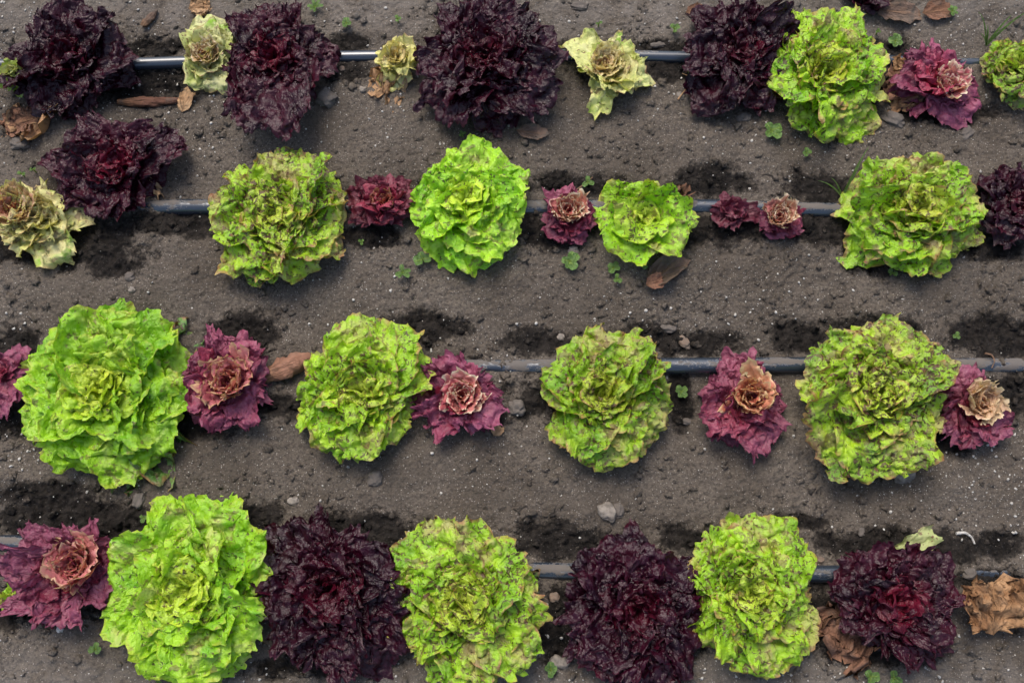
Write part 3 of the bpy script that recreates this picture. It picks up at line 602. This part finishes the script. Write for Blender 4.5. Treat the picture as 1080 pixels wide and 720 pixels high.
def stick(pts, r, mat, label, name='twig', cat='twig', z=.004):
    P = np.array([[*at(a, b, z)[:2], 0] for a, b in pts])
    u = np.linspace(0, len(pts)-1, 24); X = np.interp(u, range(len(pts)), P[:, 0]); Y = np.interp(u, range(len(pts)), P[:, 1])
    for _ in range(3):
        X[1:-1] = (X[:-2]+X[1:-1]*2+X[2:])/4; Y[1:-1] = (Y[:-2]+Y[1:-1]*2+Y[2:])/4
    Z = ground_h(X, Y, False)+z; ox, oy = X.mean(), Y.mean()
    T = np.stack([np.gradient(X), np.gradient(Y)], -1); T /= np.linalg.norm(T, axis=1)[:, None]+1e-9
    na = 10; th = np.linspace(0, 2*math.pi, na)[None]; rr = (r/PPM)*(1-.5*np.linspace(0, 1, 24))[:, None]
    V = np.stack([(X-ox)[:, None]-T[:, 1:2]*rr*np.cos(th), (Y-oy)[:, None]+T[:, 0:1]*rr*np.cos(th), (Z-Z.mean())[:, None]+rr*np.sin(th)], -1).reshape(-1, 3)
    o = mesh(name, V, grid_faces(24, na), mat, uv=np.zeros((len(V), 2))+.5, uv2=np.zeros((len(V), 2)), loc=(ox, oy, Z.mean()))
    return tag(o, label, cat)
stick([(1010, 562), (1020, 561), (1027, 566), (1030, 573)], 1.7, M['perlite'], 'curved white root on dark soil in the lower right', 'root', 'root')
stick([(1040, 372), (1047, 374), (1049, 381), (1046, 388)], 1.2, M['dusty'], 'small curved twig over the buried hose, third row right', z=.012)
stick([(612, 42), (607, 48), (603, 60)], .9, M['seedling'], 'thin green stalk crossing the top hose', 'grass', 'grass', .02)
stick([(672, 272), (688, 269), (702, 266)], 1.4, M['brown_leaf'], 'short brown twig under the loose lime lettuce')
stick([(608, 200), (618, 193), (625, 187)], 1.0, M['dusty'], 'thin dry twig beside a seedling above the second hose')
stick([(715, 105), (722, 96), (728, 88)], 1.0, M['tan_leaf'], 'fine pale straw below the top hose')
stick([(740, 92), (730, 80), (720, 76)], .8, M['tan_leaf'], 'hair thin straw beside the top right purple lettuce')

# stones one can point to
for a in [(345, 107, 13, 12, 'flat dark stone below the top hose near the big purple lettuce', 'stone', -30, 1),
          (383, 97, 5, 4.5, 'small whitish stone left of the dried leaves of the yellow lettuce', 'stone_light', 0, 2),
          (361, 73, 4, 3.5, 'brownish pebble just under the top hose', 'stone_brown', 0, 3),
          (612, 4, 13, 6, 'grey stone at the top edge above the open pale lettuce', 'stone', 0, 4),
          (694, 47, 9, 4, 'flat pebble pressed against the upper side of the top hose', 'stone', 5, 5),
          (718, 101, 6, 4, 'pale grey pebble under the hose near the right purple lettuce', 'stone_light', -60, 6),
          (785, 123, 11, 7, 'grey stone beside the foot of the tall green lettuce', 'stone', 20, 7),
          (942, 127, 14, 10, 'rounded grey stone below the ragged pink lettuce', 'stone', -25, 8),
          (1020, 140, 10, 7, 'angular dull stone in the upper right soil', 'stone', 40, 9),
          (98, 222, 7, 5, 'grey pebble under the purple lettuce, second row left', 'stone', 0, 10),
          (138, 293, 6, 6, 'round clod like stone in the bare soil, left', 'stone', 0, 11),
          (141, 307, 4, 4, 'small pale pebble above the largest lime lettuce', 'stone_light', 0, 12),
          (605, 264, 7, 5, 'light grey pebble under the star hearted red lettuce', 'stone_light', 0, 13),
          (373, 236, 7, 6, 'brown pebble beside the small round crimson lettuce', 'stone_brown', 0, 14),
          (706, 345, 9, 5, 'grey stone lying above the third hose', 'stone', -10, 15),
          (723, 359, 5.5, 9, 'pale brown wedge shaped stone above the third hose', 'stone_brown', 30, 16),
          (592, 354, 5, 4.5, 'pale pebble above the wide open green lettuce', 'stone_light', 0, 17),
          (727, 442, 6, 4, 'grey pebble left of the yellow hearted lettuce', 'stone', 0, 18),
          (545, 430, 10, 9, 'rounded earth coloured stone between third row red and green lettuces', 'stone', 0, 19),
          (954, 499, 13, 11, 'crusty light stone below the big flecked lettuce', 'stone_light', 0, 20),
          (396, 505, 9, 9, 'round soil coloured stone below the flecked green lettuce', 'stone', 0, 21),
          (641, 540, 9, 12, 'larger of two stones in the bare soil above the bottom row', 'stone_light', 30, 22),
          (652, 538, 7, 9, 'darker smaller stone of the pair above the bottom row', 'stone', 10, 23),
          (585, 630, 6, 6, 'reddish brown pebble left of the roundest purple lettuce', 'stone_brown', 0, 24),
          (590, 698, 11, 7, 'whitish stone at the bottom left of the roundest purple lettuce', 'stone_light', -15, 25),
          (559, 678, 5, 4, 'cream pebble beside the maroon blotched lettuce', 'stone_light', 0, 26),
          (309, 528, 7, 5, 'pale lumpy pebble above the purple lettuce of the bottom row', 'stone_light', 0, 27),
          (910, 560, 4, 5, 'small grey pebble in the damp soil above the bottom hose', 'stone', 0, 28),
          (1022, 605, 8, 6, 'dull clod like stone right of the deep red purple lettuce', 'stone', 0, 29),
          (65, 663, 4, 3.5, 'white pebble under the spreading purplish lettuce', 'perlite', 0, 30),
          (866, 590, 4, 4, 'tan pebble beside the bottom hose', 'stone_brown', 0, 31),
          (148, 528, 7, 9, 'smooth dark stone above the big lime lettuce', 'stone', 0, 32),
          (20, 150, 12, 9, 'half buried clod below the top left purple lettuce', 'stone', 0, 33)]:
    stone(a[0], a[1], a[2], a[3], a[4], a[5], a[6], a[7])

# ------------------------------------------------------------------ seedlings and grass
def seedling(px, py, r, n, label, seed, w=.34, az0=None, mat='seedling', long=False, rise=.010, gap=None):
    rng = np.random.default_rng(seed); p = at(px, py, rise); z = gz(p[0], p[1])
    root = empty('seedling', (p[0], p[1], z)); tag(root, label, 'seedling', 'seedlings in the soil')
    b = Bag(); az0 = rng.uniform(0, 6.28) if az0 is None else R(az0)
    for i in range(n):
        az = az0+i*(6.283/n if n > 1 else 0)+rng.normal(0, .25)
        L = r/PPM*rng.uniform(.8, 1.1)
        V, Fc, U, Dd = leaf(rng, L, L*w*rng.uniform(.85, 1.15), R(28), R(-14), 9, 22, (.05, .02, .0), .25, (.03, .02, .01), .0008, .9)
        b.add(place(V, az, (0, 0, rise), -1), Fc, U, Dd)
    b.build('foliage', M[mat], root)
    na = 8; th = np.linspace(0, 6.283, na)[None]; zz = np.linspace(-.004, rise+.001, 4)[:, None]
    V = np.stack([.0011*np.cos(th)+0*zz, .0011*np.sin(th)+0*zz, zz+0*th], -1).reshape(-1, 3)
    mesh('stem', V, grid_faces(4, na), M[mat], root, uv=np.zeros((len(V), 2))+.5, uv2=np.zeros((len(V), 2)))
for i, a in enumerate([
    (332, 7, 12, 6, 'feathery seedling at the top edge right of the purple lettuce', .22), (366, 27, 8, 4, 'small seedling above the top hose left of the yellow lettuce', .45), (420, 23, 6, 3, 'tiny seedling directly above the small yellow lettuce', .4),
    (711, 32, 8, 3, 'bright two leaved seedling left of the top right purple lettuce', .45), (632, 22, 5, 2, 'minute green sprout above the open pale lettuce', .4), (728, 73, 7, 2, 'yellow green sprout just below the top hose', .4),
    (813, 139, 15, 4, 'round leaved seedling at the lower left of the tall green lettuce', .42), (946, 41, 11, 5, 'seedling in front of the dry leaves near the top right', .45), (928, 30, 5, 3, 'tiny weed left of the top right seedling', .4),
    (1002, 15, 9, 5, 'mossy weed beside the right dead leaf', .3), (850, 162, 7, 4, 'brownish weed between tall green and flecked lettuce', .4), (20, 181, 7, 2, 'small two leaved sprout above the wilted pale lettuce', .4),
    (33, 177, 5, 2, 'single upright green sprout near the left edge', .4), (488, 143, 6, 3, 'faint weed above the bright lime lettuce', .4), (382, 257, 5, 3, 'tiny weed under the crimson round lettuce', .4),
    (425, 288, 11, 5, 'thin weed in bare soil under the bright lime lettuce', .25), (446, 274, 13, 3, 'two round leaves sticking out from under the bright lime lettuce', .5), (601, 276, 14, 5, 'clover like seedling below the star hearted red lettuce', .42),
    (620, 192, 9, 3, 'grey green seedling leaf above the second hose', .35), (647, 282, 9, 4, 'small seedling left of the soil covered leaf', .42), (651, 294, 7, 3, 'smallest reddish seedling near the soil covered leaf', .4),
    (678, 280, 9, 3, 'round leaved seedling right under the loose lime lettuce', .45), (940, 289, 7, 2, 'round green leaf under the flecked lettuce, second row right', .5), (721, 410, 10, 5, 'clover like seedling between third hose and yellow hearted lettuce', .40),
    (1009, 354, 6, 3, 'sprout with bent stalk above the buried hose, right', .5), (102, 684, 8, 5, 'tiny seedling below the spreading purplish lettuce', .35), (151, 546, 6, 3, 'small sprout left above the big lime lettuce', .4),
    (183, 715, 9, 4, 'seedling at the bottom edge under the big lime lettuce', .42), (167, 719, 7, 3, 'seedling half cut by the bottom edge, left', .42), (581, 706, 9, 5, 'fine seedling beside the whitish stone', .4),
    (918, 713, 10, 3, 'left seedling of a pair at the bottom edge below the deep red lettuce', .45), (943, 714, 10, 3, 'right seedling of a pair at the bottom edge below the deep red lettuce', .45), (838, 588, 9, 4, 'small dark weed at the edge of the oval lettuce', .3),
    (137, 583, 12, 4, 'round leaved weed between purplish and big lime lettuce', .45), (117, 640, 9, 3, 'weed leaf left of the big lime lettuce', .4), (85, 338, 4, 2, 'pinhead sprout above the largest lime lettuce', .4)]):
    seedling(a[0], a[1], a[2]*.8, a[3], a[4], 200+i, a[5])
def tuft(px, py, blades, label, seed):
    rng = np.random.default_rng(seed); p = at(px, py, 0); z = gz(p[0], p[1])
    b = Bag()
    for (tx, ty) in blades:
        q = at(tx, ty, .03)-p; L = math.hypot(q[0], q[1]); az = math.atan2(q[1], q[0]); n = 12
        u = np.linspace(0, 1, n)[:, None]; s = np.array([-1, 0, 1.])[None]
        w = .0019*(1-u**2*.9); X = L*u+0*s; Y = w*s+.04*L*np.sin(u*3); Z = .05*np.sin(u*1.7)*np.minimum(1, L/.05)+.0006*np.abs(s)
        V = place(np.stack([X, Y, Z], -1).reshape(-1, 3), az, (0, 0, 0), -1)
        b.add(V, grid_faces(n, 3), np.stack([s*.2+.3+0*u, .6+0*u*s], -1).reshape(-1, 2))
    o = b.build('grass_tuft', M['seedling'], loc=(p[0], p[1], z)); tag(o, label, 'grass', 'grass tufts')
tuft(1038, 50, [(1026, 20), (1041, 26), (1062, 22), (1080, 20), (1034, 34)], 'tuft of grass blades by the olive lettuce, top right', 1)
tuft(888, 208, [(912, 160), (858, 196), (876, 188), (884, 196), (905, 176)], 'thin grass tuft left of the flecked lettuce, second row', 2)
tuft(118, 520, [(124, 506), (128, 510)], 'single short grass shoot under the largest lime lettuce', 3)

# ------------------------------------------------------------------ light: bright overcast
w = bpy.data.worlds.new('World'); sc.world = w; w.use_nodes = True
nt = w.node_tree; bg = nt.nodes['Background']; sky = nt.nodes.new('ShaderNodeTexSky'); sky.sky_type = 'NISHITA'; sky.sun_disc = False
EL, AZ = R(58), R(-20)        # sun high, beyond the top of the picture
sky.sun_elevation = EL; sky.sun_rotation = AZ; sky.air_density = 1.0; sky.dust_density = 4.0; sky.ozone_density = 1.0
nt.links.new(sky.outputs[0], bg.inputs[0]); bg.inputs[1].default_value = .135
sd = bpy.data.lights.new('sun', 'SUN'); sd.energy = 1.3; sd.angle = R(28); sd.color = (1, .96, .90)
so = bpy.data.objects.new('sun', sd); col.objects.link(so)
so.rotation_euler = (math.pi/2-EL, 0, math.pi-AZ)
sc.view_settings.view_transform = 'Standard'; sc.view_settings.look = 'None'; sc.view_settings.gamma = 1; sc.view_settings.exposure = 0.85
sc.view_settings.use_curve_mapping = False
sc.cycles.max_bounces = 6; sc.cycles.transparent_max_bounces = 4
